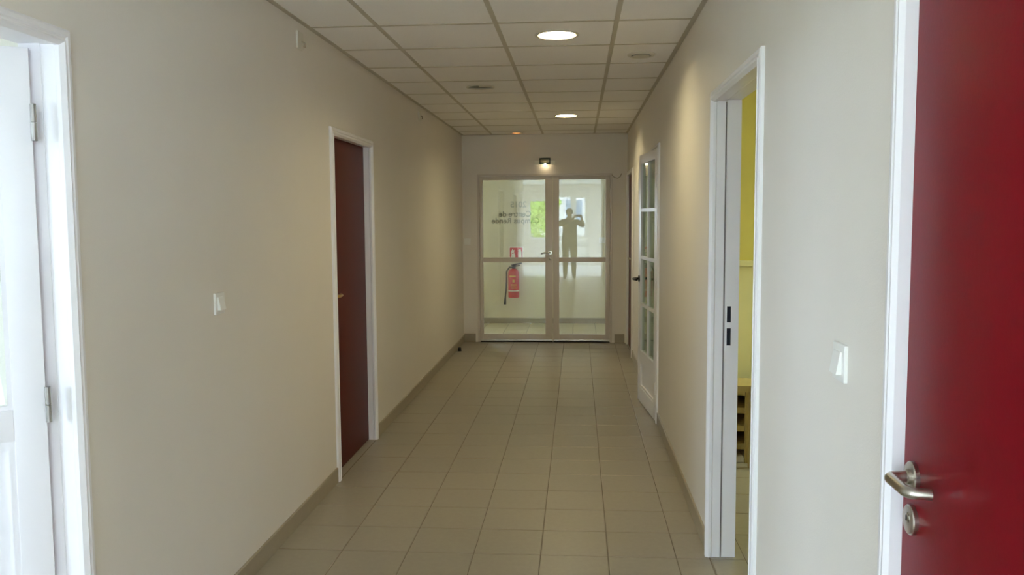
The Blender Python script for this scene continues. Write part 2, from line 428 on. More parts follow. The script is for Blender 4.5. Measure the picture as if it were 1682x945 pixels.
for j in range(len(GY)-1):
    for i in range(4):
        x0, x1, y0, y1 = GX[i], GX[i+1], GY[j], GY[j+1]
        hole = None
        for (hx, hy, r) in DL:
            if x0 < hx < x1 and y0 < hy < y1: hole = (hx, hy, r)
        mb = ceil_tile(x0, x1, y0, y1, hole)
        c = Vector(((x0+x1)/2, (y0+y1)/2, 0))
        mb.xf(lambda v: v-c); o = D.objects.new('ceiling_tile', mb.mesh('ceiling_tile', 'ceil_tile')); COL.objects.link(o); o.parent = ce; o.location = c
for x in GX[1:4]:
    MB().box(x-BW/2, x+BW/2, -1.1, YE, HC-0.002, HC+0.0005).box(x-0.002, x+0.002, -1.1, YE, HC+0.0005, HC+0.045).build('main_runner', 'ceil_bar', ce)
for y in GY[:-1]:
    for i in range(4):
        MB().box(GX[i]+(BW/2 if i else 0.025), GX[i+1]-(BW/2 if i < 3 else 0.025), y-BW/2, y+BW/2, HC-0.002, HC+0.0005).build('cross_tee', 'ceil_bar', ce)
for (xa, s) in ((XL, 1), (XR, -1)):
    MB().box(xa, xa+s*0.024, -1.1, YE, HC-0.002, HC+0.0005).box(xa, xa+s*0.0015, -1.1, YE, HC-0.004, HC+0.030).build('wall_angle', 'ceil_bar', ce)
MB().box(XL, XR, YE-0.024, YE, HC-0.002, HC+0.0005).build('wall_angle', 'ceil_bar', ce)
bt = MB()
for i in range(4):
    for j in range(5):
        t = ceil_tile(GX[i], GX[i+1], GY[0]-0.6*(j+1), GY[0]-0.6*j); bt.add(t.v, t.f)
bt = bt.build('tile_field', 'ceil_tile', ce); bt['kind'] = 'stuff'

# ------------------------------------------------------------------ ceiling fixtures
def downlight(x, y, r, label, lit=True):
    root = empty('downlight', (x, y, HC)); tag(root, label, 'lamp', 'round recessed downlights along the corridor ceiling')
    MB().lathe([(r+0.012, HC), (r+0.014, HC-0.003), (r+0.010, HC-0.006), (r-0.004, HC-0.005), (r-0.006, HC), (r-0.004, HC+0.004), (r+0.002, HC+0.004)], (x, y, 0), cap=False).build('trim_ring', 'ring', root, True)
    MB().lathe([(r-0.003, HC), (r-0.006, HC+0.035), (r-0.03, HC+0.085), (r-0.03, HC+0.09), (r-0.002, HC+0.09), (r+0.0005, HC)], (x, y, 0), cap=False).build('reflector_can', 'white_lac' if lit else 'hole', root, True)
    if lit:
        MB().lathe([(0.0005, HC+0.040), (r-0.010, HC+0.040), (r-0.010, HC+0.046), (0.0005, HC+0.046)], (x, y, 0), cap=False).build('diffuser', 'lamp', root, True)
    else:
        MB().lathe([(0.0005, HC+0.06), (0.03, HC+0.055), (0.03, HC+0.088), (0.0005, HC+0.088)], (x, y, 0), cap=False).build('lamp_holder', 'hole', root, True)
        MB().box(x-0.01, x+0.09, y-0.03, y+0.03, HC+0.004, HC+0.012).build('spring_clip', 'ring', root)
    return root
downlight(*DL[0], 'nearest lit round white downlight, second row of ceiling tiles from the photo top')
downlight(*DL[1], 'smaller looking lit round downlight farther along the corridor ceiling')
downlight(*DL[2], 'unlit round downlight in the ceiling between the two lit ones, left side', False)
# amber spot near the end wall
x, y, r = DL[3]
root = tag(empty('ceiling_spot', (x, y, HC)), 'small amber glowing ceiling spot just before the end wall', 'lamp')
MB().lathe([(r+0.010, HC), (r+0.010, HC-0.004), (r-0.006, HC-0.005), (r-0.008, HC+0.003), (r+0.001, HC+0.003)], (x, y, 0), cap=False).build('trim_ring', 'ring', root, True)
MB().lathe([(r-0.004, HC+0.002), (r-0.012, HC+0.05), (0.0006, HC+0.055), (0.0006, HC+0.06), (r+0.001, HC+0.06), (r+0.0008, HC+0.002)], (x, y, 0), cap=False).build('reflector_can', 'brass', root, True)
MB().lathe([(0.0006, HC-0.004), (0.03, HC-0.003), (0.050, HC+0.001), (0.050, HC+0.004), (0.0006, HC+0.004)], (x, y, 0), cap=False).build('lens', 'lamp_or', root, True)
# round air valve, right
x, y = 0.3761, 5.2478
root = tag(empty('air_valve', (x, y, HC)), 'round cream ventilation valve in the ceiling tile near the right wall', 'vent')
MB().lathe([(0.083, HC), (0.083, HC-0.006), (0.074, HC-0.013), (0.060, HC-0.010), (0.058, HC)], (x, y, 0), cap=False).build('outer_ring', 'ring', root, True)
MB().lathe([(0.060, HC-0.0005), (0.060, HC-0.003), (0.0006, HC-0.003), (0.0006, HC-0.0005)], (x, y, 0), cap=False).build('throat', 'black', root, True)
MB().lathe([(0.0006, HC-0.004), (0.046, HC-0.006), (0.051, HC-0.012), (0.044, HC-0.016), (0.0006, HC-0.017)], (x, y, 0), cap=False).build('cone_plate', 'ring', root, True)

# ------------------------------------------------------------------ door frames
def frame(root, side, y0, y1, zt, kind='deep', m='white_lac', rebate_strip=True):
    """lacquered frame around an opening in a corridor side wall. side +1 right, -1 left."""
    Xf = XR if side > 0 else XL
    c = 0.045
    if kind == 'deep':
        pr = [(-c, 0.0), (-c, -0.011), (-0.038, -0.016), (-0.026, -0.017), (-0.022, -0.012), (-0.016, -0.012), (-0.013, -0.018), (-0.010, -0.018), (0.0, -0.006), (0.0, 0.006), (-0.004, 0.009), (-0.004, 0.045), (-0.0095, 0.045), (-0.0095, 0.0505), (-0.0075, 0.0515), (-0.0075, WT+0.012), (-c, WT+0.012), (-c, WT), (-0.0118, WT), (-0.0118, 0.0)]
    else:
        pr = [(-c, 0.0), (-c, -0.011), (-0.038, -0.016), (-0.026, -0.017), (-0.022, -0.012), (-0.016, -0.012), (-0.013, -0.018), (-0.008, -0.018), (0.0, -0.009), (0.0, 0.053), (0.013, 0.053), (0.013, WT+0.012), (-c, WT+0.012), (-c, WT), (-0.0118, WT), (-0.0118, 0.0)]
    X = lambda wv: Xf + side*wv
    for (ye, s) in ((y0, 1), (y1, -1)):
        ring = lambda z: [(X(wv), ye+s*u, z if u <= 0 else z) for u, wv in pr]
        # mitred at the head
        top = [(X(wv), ye+s*u, zt - u) for u, wv in pr]
        MB().loft([ring(0.0), top]).build('frame_jamb', m, root)
    if kind == 'deep' and rebate_strip:
        for (ye, s) in ((y0, 1), (y1, -1)):
            MB().box(X(0.0453), X(0.0503), ye-s*0.0092, ye-s*0.0048, 0.0, zt).build('grey_rebate_strip', 'rebate_strip', root)  # grey strip along the rebate step
    MB().loft([[(X(wv), y0+u, zt-u) for u, wv in pr], [(X(wv), y1-u, zt-u) for u, wv in pr]]).build('frame_head', m, root)

def threshold(root, side, t):
    x0, x1 = (XR+0.0005, XR+WT) if side > 0 else (XL-WT, XL-0.0005)
    MB().box(x0, x1, t[0]-0.011, t[1]+0.011, -0.004, -0.0006).build('threshold_tile', 'tile', root)
def lever(parent, base, nrm, along, z, length=0.115, proj=0.05, rr=0.0095, m='steel', name='door_handle', drop=0.0, rose=True):
    """lever handle: base point on the leaf face, nrm out of the leaf, along the lever direction"""
    b = Vector((base[0], base[1], z)); n = Vector(nrm); a = Vector(along)
    pts = [b, b+n*(proj*0.55)]
    for k in range(6):
        t = k/5*math.pi/2
        pts.append(b + n*(proj-0.018+0.018*math.sin(t)) + a*(0.018*(1-math.cos(t))))
    pts += [b+n*proj+a*length*0.5, b+n*(proj-0.002)+a*length*0.8+Vector((0,0,-drop*0.5)), b+n*(proj-0.012)+a*length+Vector((0,0,-drop))]
    h = MB().tube(pts, rr, 14).build(name, m, parent, True)
    if rose:
        disc(parent, 'rose', b, n, 0.0265, 0.008, m)
    return h
def disc(parent, name, b, n, r, t, m, seg=28):
    n = Vector(n).normalized(); u = Vector((0, 0, 1)); v = n.cross(u)
    rg = lambda rad, h: [b + n*h + u*rad*math.cos(2*math.pi*k/seg) + v*rad*math.sin(2*math.pi*k/seg) for k in range(seg)]
    return MB().loft([rg(r, 0.0), rg(r, t*0.75), rg(r-0.002, t)]).build(name, m, parent, True)

# ---- door_1 : half glazed white door standing open on the left
HP = (-1.452, 2.205)                 # hinge pin
ang = math.radians(58.0)             # swung into the left room
d1 = tag(empty('door_1', (XL, (OPL[0]+OPL[1])/2, 0)), 'white half glazed door standing open into the bright left room', 'door', kind='structure')
frame(d1, -1, OPL[0], OPL[1], OPL[2], 'deep', rebate_strip=False)
threshold(d1, -1, OPL)
dv = Vector((-math.sin(ang), -math.cos(ang), 0)); nv = Vector((math.cos(ang), -math.sin(ang), 0))   # along leaf, out of the corridor-side face
P0 = Vector((HP[0], HP[1], 0)) + nv*0.032
def lf(v): return P0 + dv*v.x + nv*v.y + Vector((0, 0, v.z))      # local: x along leaf, y out of face, z up
LW, LH, LT, SW = 0.82, 1.955, 0.04, 0.078
leaf = MB().cbox(0, SW, -LT, 0, 0.008, LH, 0.002).cbox(LW-SW, LW, -LT, 0, 0.008, LH, 0.002) \
    .cbox(SW, LW-SW, -LT, 0, 1.925-0.0, LH, 0.002).cbox(SW, LW-SW, -LT, 0, 0.915, 1.0, 0.002).cbox(SW, LW-SW, -LT, 0, 0.008, 0.12, 0.002).xf(lf).build('leaf', 'white_lac', d1, True)
MB().box(SW, LW-SW, -0.026, -0.014, 0.12, 0.915).xf(lf).build('lower_panel', 'white_lac', leaf)
def bead(x0, x1, z0, z1, wd=0.012, y0=-0.014, y1=-0.002):
    return MB().box(x0, x0+wd, y0, y1, z0, z1).box(x1-wd, x1, y0, y1, z0, z1).box(x0+wd, x1-wd, y0, y1, z0, z0+wd).box(x0+wd, x1-wd, y0, y1, z1-wd, z1)
bead(SW, LW-SW, 1.0, 1.925).xf(lf).build('glazing_bead', 'white_lac', leaf)
bead(SW, LW-SW, 0.12, 0.915, 0.016).xf(lf).build('panel_moulding', 'white_lac', leaf)
MB().box(SW, LW-SW, -0.024, -0.018, 1.0, 1.925).xf(lf).build('glass_pane', 'glass', leaf)
for z in (0.24, 1.01, 1.76):
    hb = Vector((HP[0], HP[1], 0)) + nv*0.034 + Vector((0.014, -0.012, 0))
    MB().tube([(hb.x, hb.y, z-0.048), (hb.x, hb.y, z-0.001)], 0.0075, 12).tube([(hb.x, hb.y, z+0.001), (hb.x, hb.y, z+0.048)], 0.0075, 12).build('hinge', 'hinge_grey', d1, True)
lp = lf(Vector((LW-0.05, 0, 0)))
lever(leaf, (lp.x, lp.y), nv, -dv, 1.02)

# ---- door_2 : dark red door, left wall
d2 = tag(empty('door_2', (XL, (RDL[0]+RDL[1])/2, 0)), 'closed dark red flush door in white frame on the left wall', 'door', kind='structure')
frame(d2, -1, RDL[0], RDL[1], RDL[2], 'deep')
threshold(d2, -1, RDL)
l2 = MB().cbox(XL-0.086, XL-0.046, RDL[0]-0.005, RDL[1]+0.005, 0.003, RDL[2]+0.004, 0.002).build('leaf', 'red_dark', d2, True)
lever(l2, (XL-0.046, RDL[0]+0.05), (1, 0, 0), (0, 1, 0), 1.055, 0.115, 0.046, m='brass')
disc(l2, 'lock_rose', Vector((XL-0.046, RDL[0]+0.05, 0.965)), (1, 0, 0), 0.024, 0.007, 'brass')

# ---- door_3 : open doorway to the yellow room
d3 = tag(empty('door_3', (XR, (OPR[0]+OPR[1])/2, 0)), 'open doorway with white frame leading into the yellow room', 'door', kind='structure')
frame(d3, 1, OPR[0], OPR[1], OPR[2], 'deep')
ys = OPR[1]+0.0075
MB().box(XR+0.058, XR+0.083, ys-0.0015, ys+0.0005, 0.925, 1.13).build('strike_plate', 'white_lac', d3)
for z0, z1 in ((1.045, 1.115), (0.945, 1.02)):
    MB().box(XR+0.062, XR+0.079, ys-0.0022, ys-0.0010, z0, z1).build('strike_slot', 'slot', d3)
# its leaf, swung back against the near partition of the yellow room
l3 = MB().cbox(XR+WT+0.02, XR+WT+0.92, OPR[0]-0.075, OPR[0]-0.035, 0.008, 1.97, 0.002).build('leaf', 'red', d3, True)
lever(l3, (XR+WT+0.86, OPR[0]-0.035), (0, 1, 0), (-1, 0, 0), 1.055)

# ---- door_4 : red door, right foreground
d4 = tag(empty('door_4', (XR, (RDR[0]+RDR[1])/2, 0)), 'closed bright red flush door with steel lever in the right foreground', 'door', kind='structure')
frame(d4, 1, RDR[0], RDR[1], RDR[2], 'front')
threshold(d4, 1, RDR)
l4 = MB().cbox(XR+0.0115, XR+0.0515, RDR[0]+0.003, RDR[1]-0.003, 0.006, RDR[2]-0.003, 0.002).build('leaf', 'red', d4, True)
HY, HZ = 1.522, 1.046
b = Vector((XR+0.0115, HY, HZ)); n = Vector((-1, 0, 0))
def arc(c, u, v, r, a0, a1, k=7): return [c + u*r*math.cos(a0+(a1-a0)*i/k) + v*r*math.sin(a0+(a1-a0)*i/k) for i in range(k+1)]
Yv, q = Vector((0, -1, 0)), math.pi/2
XG = 0.0455                                    # grip distance from the leaf
pts = [b, b+n*0.026] + arc(b+n*(XG-0.016)+Yv*0.016, -Yv, n, 0.016, 0, q) + [b+n*XG+Yv*0.05] + arc(b+n*(XG-0.016)+Yv*0.080, n, Yv, 0.016, 0, q*0.92) + [b+n*0.018+Yv*0.0985, b+n*0.010+Yv*0.0995]
MB().tube(pts, 0.0098, 18).build('door_handle', 'steel', l4, True)
disc(l4, 'rose', b, n, 0.0268, 0.009, 'steel', 40)
disc(l4, 'handle_collar', b+n*0.009, n, 0.0135, 0.006, 'steel')
cb = Vector((XR+0.0115, HY, HZ-0.078))
disc(l4, 'lock_rose', cb, n, 0.0268, 0.009, 'steel', 40)
disc(l4, 'lock_cylinder', cb+n*0.009+Vector((0, 0, 0.004)), n, 0.0085, 0.002, 'steel')
MB().box(cb.x-0.0125, cb.x-0.0112, cb.y-0.001, cb.y+0.001, cb.z-0.001, cb.z+0.009).build('keyhole', 'black', l4)

# ---- door_5 : small paned glazed door ajar, right wall
d5 = tag(empty('door_5', (XR, (GLR[0]+GLR[1])/2, 0)), 'white glazed door with eight small panes standing ajar on the right', 'door', kind='structure')
frame(d5, 1, GLR[0], GLR[1], GLR[2]+0.01, 'deep')
threshold(d5, 1, GLR)
A5 = Vector((0.566, 6.203, 0)); B5 = Vector((0.4905, 7.0, 0)); dv5 = (B5-A5).normalized(); nv5 = Vector((-dv5.y, dv5.x, 0))
if nv5.x > 0: nv5 = -nv5
def l5f(v): return A5 + dv5*v.x + nv5*v.y + Vector((0, 0, v.z))
W5, H5, S5 = 0.80, 1.985, 0.105
zr = [0.425, 0.80, 1.175, 1.55, 1.915]
lf5 = MB().cbox(0, S5, -0.038, 0, 0.006, H5, 0.002).cbox(W5-S5, W5, -0.038, 0, 0.006, H5, 0.002)
lf5.cbox(S5, W5-S5, -0.038, 0, zr[-1], H5, 0.002).cbox(S5, W5-S5, -0.038, 0, 0.335, zr[0], 0.002).cbox(S5, W5-S5, -0.038, 0, 0.006, 0.13, 0.002)
leaf5 = lf5.xf(l5f).build('leaf', 'white_lac', d5, True)
mx = W5/2
MB().box(mx-0.014, mx+0.014, -0.034, -0.003, zr[0], zr[-1]).xf(l5f).build('glazing_bar', 'white_lac', leaf5)
for z in zr[1:-1]:
    for a, b_ in ((S5, mx-0.014), (mx+0.014, W5-S5)):
        MB().box(a, b_, -0.034, -0.003, z-0.013, z+0.013).xf(l5f).build('glazing_bar', 'white_lac', leaf5)
for k in range(4):
    z0 = zr[k]+(0.013 if k else 0); z1 = zr[k+1]-(0.013 if k < 3 else 0)
    for a, b_ in ((S5, mx-0.014), (mx+0.014, W5-S5)):
        MB().box(a, b_, -0.021, -0.016, z0, z1).xf(l5f).build('glass_pane', 'glass_green', leaf5)
MB().box(S5, W5-S5, -0.030, -0.014, 0.13, 0.335).xf(l5f).build('lower_panel', 'white_lac', leaf5)
bead(S5, W5-S5, 0.13, 0.335, 0.016).xf(l5f).build('panel_moulding', 'white_lac', leaf5)
hp = l5f(Vector((W5-0.05, 0, 0)))
lever(leaf5, (hp.x, hp.y), nv5, -dv5, 1.0, 0.12, 0.052, m='darkmetal')
hp = l5f(Vector((W5-0.05, -0.038, 0)))
lever(leaf5, (hp.x, hp.y), -nv5, -dv5, 1.0, 0.12, 0.052, m='darkmetal')
for z in (0.25, 1.0, 1.75):
    hb = l5f(Vector((0.004, 0.006, 0)))
    MB().tube([(hb.x, hb.y, z-0.045), (hb.x, hb.y, z+0.045)], 0.007, 10).build('hinge', 'white_lac', d5, True)

# ---- door_6 : red door at the far end of the right wall
d6 = tag(empty('door_6', (XR, (RDE[0]+RDE[1])/2, 0)), 'narrow looking dark red door at the far end of the right wall', 'door', kind='structure')
frame(d6, 1, RDE[0], RDE[1], RDE[2], 'front')
threshold(d6, 1, RDE)
l6 = MB().cbox(XR+0.0115, XR+0.0515, RDE[0]+0.003, RDE[1]-0.003, 0.006, RDE[2]-0.003, 0.002).build('leaf', 'red_dark', d6, True)
lever(l6, (XR+0.0115, RDE[0]+0.06), (-1, 0, 0), (0, 1, 0), 1.05)

# ---- door_7 : double glass doors closing the corridor
d7 = tag(empty('door_7', ((EX0+EX1)/2, YE, 0)), 'white framed double glass doors closing the corridor end', 'door', kind='structure')
yf, yb = YE+0.008, YE+0.062
MB().cbox(EX0, EX0+0.024, YE-0.006, yb+0.02, 0.0, EZT, 0.002).build('frame_jamb', 'white_alu', d7)
MB().cbox(EX1-0.024, EX1, YE-0.006, yb+0.02, 0.0, EZT, 0.002).build('frame_jamb', 'white_alu', d7)
MB().cbox(EX0+0.024, EX1-0.024, YE-0.006, yb+0.02, EZT-0.024, EZT, 0.002).build('frame_head', 'white_alu', d7)
XM = -0.296
def glass_leaf(x0, x1, g0, g1):
    zb, zt, zm0, zm1, zg0, zg1 = 0.014, EZT-0.028, 0.962, 1.017, 0.098, 1.937
    lf_ = MB().cbox(x0, g0, yf, yb, zb, zt, 0.003).cbox(g1, x1, yf, yb, zb, zt, 0.003)
    lf_.cbox(g0, g1, yf, yb, zb, zg0, 0.003).cbox(g0, g1, yf, yb, zm0, zm1, 0.003).cbox(g0, g1, yf, yb, zg1, zt, 0.003)
    L = lf_.build('leaf', 'white_alu', d7, True)
    for z0, z1 in ((zg0, zm0), (zm1, zg1)):
        MB().box(g0, g1, YE+0.030, YE+0.036, z0, z1).build('glass_pane', 'glass', L)
    MB().cbox(x0+0.004, x1-0.004, yf-0.006, yf, 0.018, 0.034, 0.002).build('kick_strip', 'steel', L)
    MB().box(x0+0.004, x1-0.004, yf+0.005, yf+0.02, 0.001, 0.014).build('dark_gap_strip', 'black', L)  # black strip stands in for the dark gap under the leaf
    return L
La = glass_leaf(EX0+0.026, XM-0.003, -1.129, -0.386)
Lb = glass_leaf(XM+0.003, EX1-0.026, -0.222, 0.326)
lever(La, (XM-0.032, yf), (0, -1, 0), (-1, 0, 0), 1.075, 0.105, 0.05, rr=0.008, drop=0.012)
disc(La, 'lock_rose', Vector((XM-0.032, yf, 1.0)), (0, -1, 0), 0.018, 0.006, 'steel')
for zc in (0.22, 1.75):
    MB().tube([(EX0+0.025, yf-0.006, zc-0.04), (EX0+0.025, yf-0.006, zc+0.04)], 0.007, 10).build('hinge', 'white_alu', d7, True)
    MB().tube([(EX1-0.025, yf-0.006, zc-0.04), (EX1-0.025, yf-0.006, zc+0.04)], 0.007, 10).build('hinge', 'white_alu', d7, True)

def text_mesh(body, cx, y, z, width, m, parent, mirror=True, depth=0.0006, name='lettering'):
    cu = D.curves.new('lettering_curve', 'FONT'); cu.body = body; cu.align_x = 'CENTER'; cu.size = 0.06; cu.extrude = depth; cu.offset = 0.0012
    to = D.objects.new('lettering_tmp', cu); COL.objects.link(to)
    dg = bpy.context.evaluated_depsgraph_get()
    me = D.meshes.new_from_object(to.evaluated_get(dg)); D.objects.remove(to)
    xs = [v.co.x for v in me.vertices]; wd = max(xs)-min(xs); s = width/wd; o = world_loc(parent)
    for v in me.vertices:
        x = -v.co.x*s if mirror else v.co.x*s
        v.co = Vector((cx+x, y+v.co.z*0.8, z+v.co.y*s)) - o
    me.materials.clear(); me.materials.append(M[m])
    ob = D.objects.new(name, me); COL.objects.link(ob); ob.parent = parent; return ob
YG = YE+0.0372
text_mesh('2015', -0.705, YG, 1.615, 0.19, 'letter2', La)
text_mesh('Centre de', -0.745, YG, 1.505, 0.385, 'letter', La)
text_mesh('Campus Rende', -0.74, YG, 1.425, 0.57, 'letter', La)

# ------------------------------------------------------------------ wall fittings
def switch(name, label, base, n, up=(0, 0, 1), s=0.082, cat='switch', group='white square wall switches'):
    n = Vector(n); side = Vector(up).cross(n); base = Vector(base)
    f = lambda v: base + side*v.x + n*v.y + Vector((0, 0, v.z))
    root = tag(empty(name, base), label, cat, group)
    MB().cbox(-s/2, s/2, 0, 0.009, -s/2, s/2, 0.003).xf(f).build('cover_plate', 'plastic', root, True)
    k = s*0.30
    rk = MB(); rk.loft([[(-k, 0.009, -k), (k, 0.009, -k), (k, 0.009, k), (-k, 0.009, k)], [(-k, 0.021, -k), (k, 0.021, -k), (k, 0.0125, k), (-k, 0.0125, k)]])
    rk.xf(f).build('rocker', 'plastic', root)
    return root
switch('light_switch', 'white square light switch on the left wall between the two left doors', (XL, 3.155, 1.183), (1, 0, 0))
switch('light_switch', 'white square light switch on the right wall beside the bright red door', (XR, 1.908, 1.184), (-1, 0, 0))
switch('light_switch', 'faint switch plate on the end wall left of the glass doors', (-1.312, YE, 1.21), (0, -1, 0), s=0.078)
switch('light_switch', 'pale switch on the lobby wall seen through the right glass leaf', (0.335, 12.0, 1.17), (0, -1, 0))
def wall_box(label, y, z):
    root = tag(empty('junction_plate', (XL, y, z)), label, 'wall plate', 'small plates high on the left wall')
    MB().cbox(XL, XL+0.012, y-0.042, y+0.042, z-0.042, z+0.042, 0.003).build('cover_plate', 'plate', root, True)
    MB().tube([(XL+0.010, y+0.012, z-0.004), (XL+0.026, y+0.014, z-0.012), (XL+0.024, y+0.02, z-0.030)], 0.006, 8).build('cable_stub', 'skirting', root, True)
wall_box('small square plate high on the left wall near the photo top', 4.20, 2.375)
wall_box('small square plate high on the left wall beyond the dark red door', 7.42, 2.385)

# emergency exit light above the glass doors
ex, ez = -0.386, 2.145
root = tag(empty('emergency_light', (ex, YE, ez)), 'small emergency exit light with glowing bulb above the glass doors', 'lamp')
MB().cbox(ex-0.122, ex+0.122, YE-0.03, YE, ez-0.035, ez+0.015, 0.006).build('housing', 'exit_body', root, True)
MB().cbox(ex-0.064, ex+0.064, YE-0.048, YE-0.030, ez-0.030, ez+0.042, 0.003).build('sign_panel', 'sign_green', root, True)
MB().box(ex-0.052, ex+0.052, YE-0.0495, YE-0.048, ez-0.008, ez+0.022).build('sign_face', M['hole'], root)
MB().sphere((ex+0.004, YE-0.055, ez-0.036), 0.012, sc=(1.5, 0.8, 0.8)).build('bulb', 'bulb', root, True)
# loose cable by the frame corner
cb_ = MB().tube([(EX1-0.01, YE-0.010, 1.985), (EX1+0.02, YE-0.012, 1.955), (EX1+0.06, YE-0.010, 1.945), (EX1+0.09, YE-0.008, 1.965), (EX1+0.105, YE-0.006, 2.0)], 0.0045, 8).build('cable', 'skirting', None, True)
tag(cb_, 'short loose cable looping at the top right corner of the glass doors', 'cable')
# door stop on the floor
ds = tag(empty('door_stop', (-1.325, 9.45, 0)), 'small black door stop on the floor at the left wall', 'door stop')
MB().lathe([(0.0005, 0.0), (0.021, 0.0), (0.021, 0.006), (0.018, 0.010), (0.0005, 0.010)], (-1.325, 9.45, 0), cap=False).build('base', 'darkmetal', ds, True)
MB().lathe([(0.016, 0.010), (0.019, 0.014), (0.019, 0.034), (0.015, 0.041), (0.0005, 0.042)], (-1.325, 9.45, 0), cap=False).build('rubber_buffer', 'black', ds, True)

# ------------------------------------------------------------------ lobby: extinguisher and sign
ex, ey = -0.895, 11.905
fe = tag(empty('fire_extinguisher', (ex, ey, 0.37)), 'red fire extinguisher hanging on the lobby wall behind the left glass leaf', 'fire extinguisher')
body = MB().lathe([(0.0005, 0.372), (0.070, 0.372), (0.077, 0.384), (0.077, 0.70), (0.072, 0.735), (0.055, 0.765), (0.030, 0.778), (0.0005, 0.78)], (ex, ey, 0), cap=False, n=36).build('cylinder_body', 'ext_red', fe, True)
MB().lathe([(0.0774, 0.462), (0.0782, 0.464), (0.0782, 0.478), (0.0774, 0.480)], (ex, ey, 0), cap=False, n=36).build('white_band', 'sign_white', body, True)
def wrap_patch(a0, a1, z0, z1, r=0.0782, seg=10):
    rows = [[(ex+rr*math.sin(a0+(a1-a0)*k/seg), ey-rr*math.cos(a0+(a1-a0)*k/seg), z) for k in range(seg+1)] for rr, z in ((r, z0), (r, z1))]
    return MB().loft(rows, cap=False, closed=False)
wrap_patch(-0.75, 0.45, 0.665, 0.685).build('label_title', 'label_y', body)
wrap_patch(-0.15, 0.25, 0.59, 0.63).build('label_symbol', 'label_y', body)
for k in range(4): wrap_patch(-0.5, 0.6, 0.505+k*0.018, 0.510+k*0.018).build('label_line', 'label_y', body)
MB().lathe([(0.024, 0.775), (0.024, 0.80), (0.018, 0.805), (0.018, 0.83), (0.0005, 0.832)], (ex, ey, 0), cap=False).build('valve', 'darkmetal', fe, True)
MB().tube([(ex-0.03, ey-0.005, 0.826), (ex+0.03, ey-0.012, 0.838), (ex+0.115, ey-0.02, 0.858)], [0.010, 0.011, 0.008], 8).tube([(ex-0.02, ey-0.01, 0.808), (ex+0.05, ey-0.016, 0.818), (ex+0.09, ey-0.02, 0.826)], 0.007, 8).build('trigger_handle', 'darkmetal', fe, True)
hs = MB().tube([(ex-0.015, ey-0.01, 0.80), (ex-0.06, ey-0.02, 0.80), (ex-0.098, ey-0.02, 0.74), (ex-0.10, ey-0.01, 0.62), (ex-0.108, ey-0.005, 0.48), (ex-0.118, ey-0.005, 0.40)], 0.0095, 10).build('hose', 'black', fe, True)
MB().tube([(ex-0.118, ey-0.005, 0.40), (ex-0.124, ey-0.005, 0.30), (ex-0.126, ey-0.005, 0.275)], [0.010, 0.017, 0.018], 10).build('nozzle', 'black', hs, True)
MB().box(ex-0.02, ex+0.02, ey+0.07, 12.0, 0.70, 0.83).build('wall_bracket', 'darkmetal', fe)
sx0, sx1, sz0, sz1 = -0.968, -0.762, 0.885, 1.085
ys = 12.0
sg = tag(empty('fire_sign', (-0.865, 12.0, 0.98)), 'red and white fire extinguisher sign on the lobby wall above the extinguisher', 'sign')
MB().box(sx0, sx1, ys-0.004, ys, sz0, sz1).build('white_plate', 'sign_white', sg)
MB().box(sx0+0.014, sx1-0.014, ys-0.0052, ys-0.004, sz0+0.012, sz1-0.016).build('red_field', 'sign_red', sg)
F = lambda p: [(sx0+0.206*u, ys-0.0052, sz0+0.20*v) for u, v in p]
MB().poly(F([(0.12, 0.1), (0.40, 0.1), (0.44, 0.3), (0.40, 0.48), (0.36, 0.6), (0.39, 0.78), (0.30, 0.72), (0.27, 0.86), (0.18, 0.7), (0.15, 0.55), (0.20, 0.4), (0.13, 0.3)]), (0, -0.0008, 0), 'Y').build('flame_symbol', 'sign_white', sg)
MB().poly(F([(0.20, 0.50), (0.36, 0.52), (0.36, 0.56), (0.20, 0.55)]), (0, -0.0012, 0), 'Y').build('flame_core', 'sign_red', sg)
MB().poly(F([(0.64, 0.12), (0.86, 0.12), (0.86, 0.62), (0.82, 0.70), (0.84, 0.76), (0.80, 0.80), (0.70, 0.80), (0.62, 0.74), (0.63, 0.70), (0.69, 0.72), (0.64, 0.62)]), (0, -0.0008, 0), 'Y').build('extinguisher_symbol', 'sign_white', sg)

# ------------------------------------------------------------------ yellow room contents
ld = MB().cbox(XR+WT, 3.2, 5.86, 5.9, 1.16, 1.20, 0.004).box(XR+WT, 3.2, 5.882, 5.9, 0.075, 1.16).build('trim_1', 'wall_cream')
tag(ld, 'pale yellow dado panel with ledge along the yellow room wall', 'trim', kind='structure')
tb = tag(empty('round_table', (1.02, 5.2, 0)), 'low pale table with rounded end glimpsed through the yellow doorway', 'table')
tpts = [(0.80, 5.02), (1.0, 5.02)] + [(1.0+0.13*math.sin(t), 5.15-0.13*math.cos(t)) for t in [math.pi*k/10 for k in range(1, 10)]] + [(1.0, 5.28), (0.80, 5.28)]
MB().poly([(a, b_, 0.475) for a, b_ in tpts], (0, 0, 0.035), 'Z').build('table_top', 'wood', tb)
for a, b_ in ((0.83, 5.06), (1.03, 5.10), (0.83, 5.24), (1.03, 5.21)):
    MB().cbox(a-0.016, a+0.016, b_-0.016, b_+0.016, 0.0, 0.475, 0.003).build('leg', 'wood', tb)
sh = tag(empty('low_shelf', (1.1, 5.55, 0)), 'low wooden shelf with dark gaps standing behind the small table', 'shelf')
MB().box(0.78, 0.80, 5.38, 5.74, 0.0, 0.40).build('side_panel', 'wood_dark', sh)
MB().box(1.58, 1.60, 5.38, 5.74, 0.0, 0.40).build('side_panel', 'wood_dark', sh)
MB().box(0.80, 1.58, 5.72, 5.74, 0.0, 0.40).build('back_panel', 'wood_dark', sh)
for z in (0.035, 0.15, 0.265, 0.38): MB().box(0.80, 1.58, 5.38, 5.72, z, z+0.035).build('shelf_board', 'wood', sh)

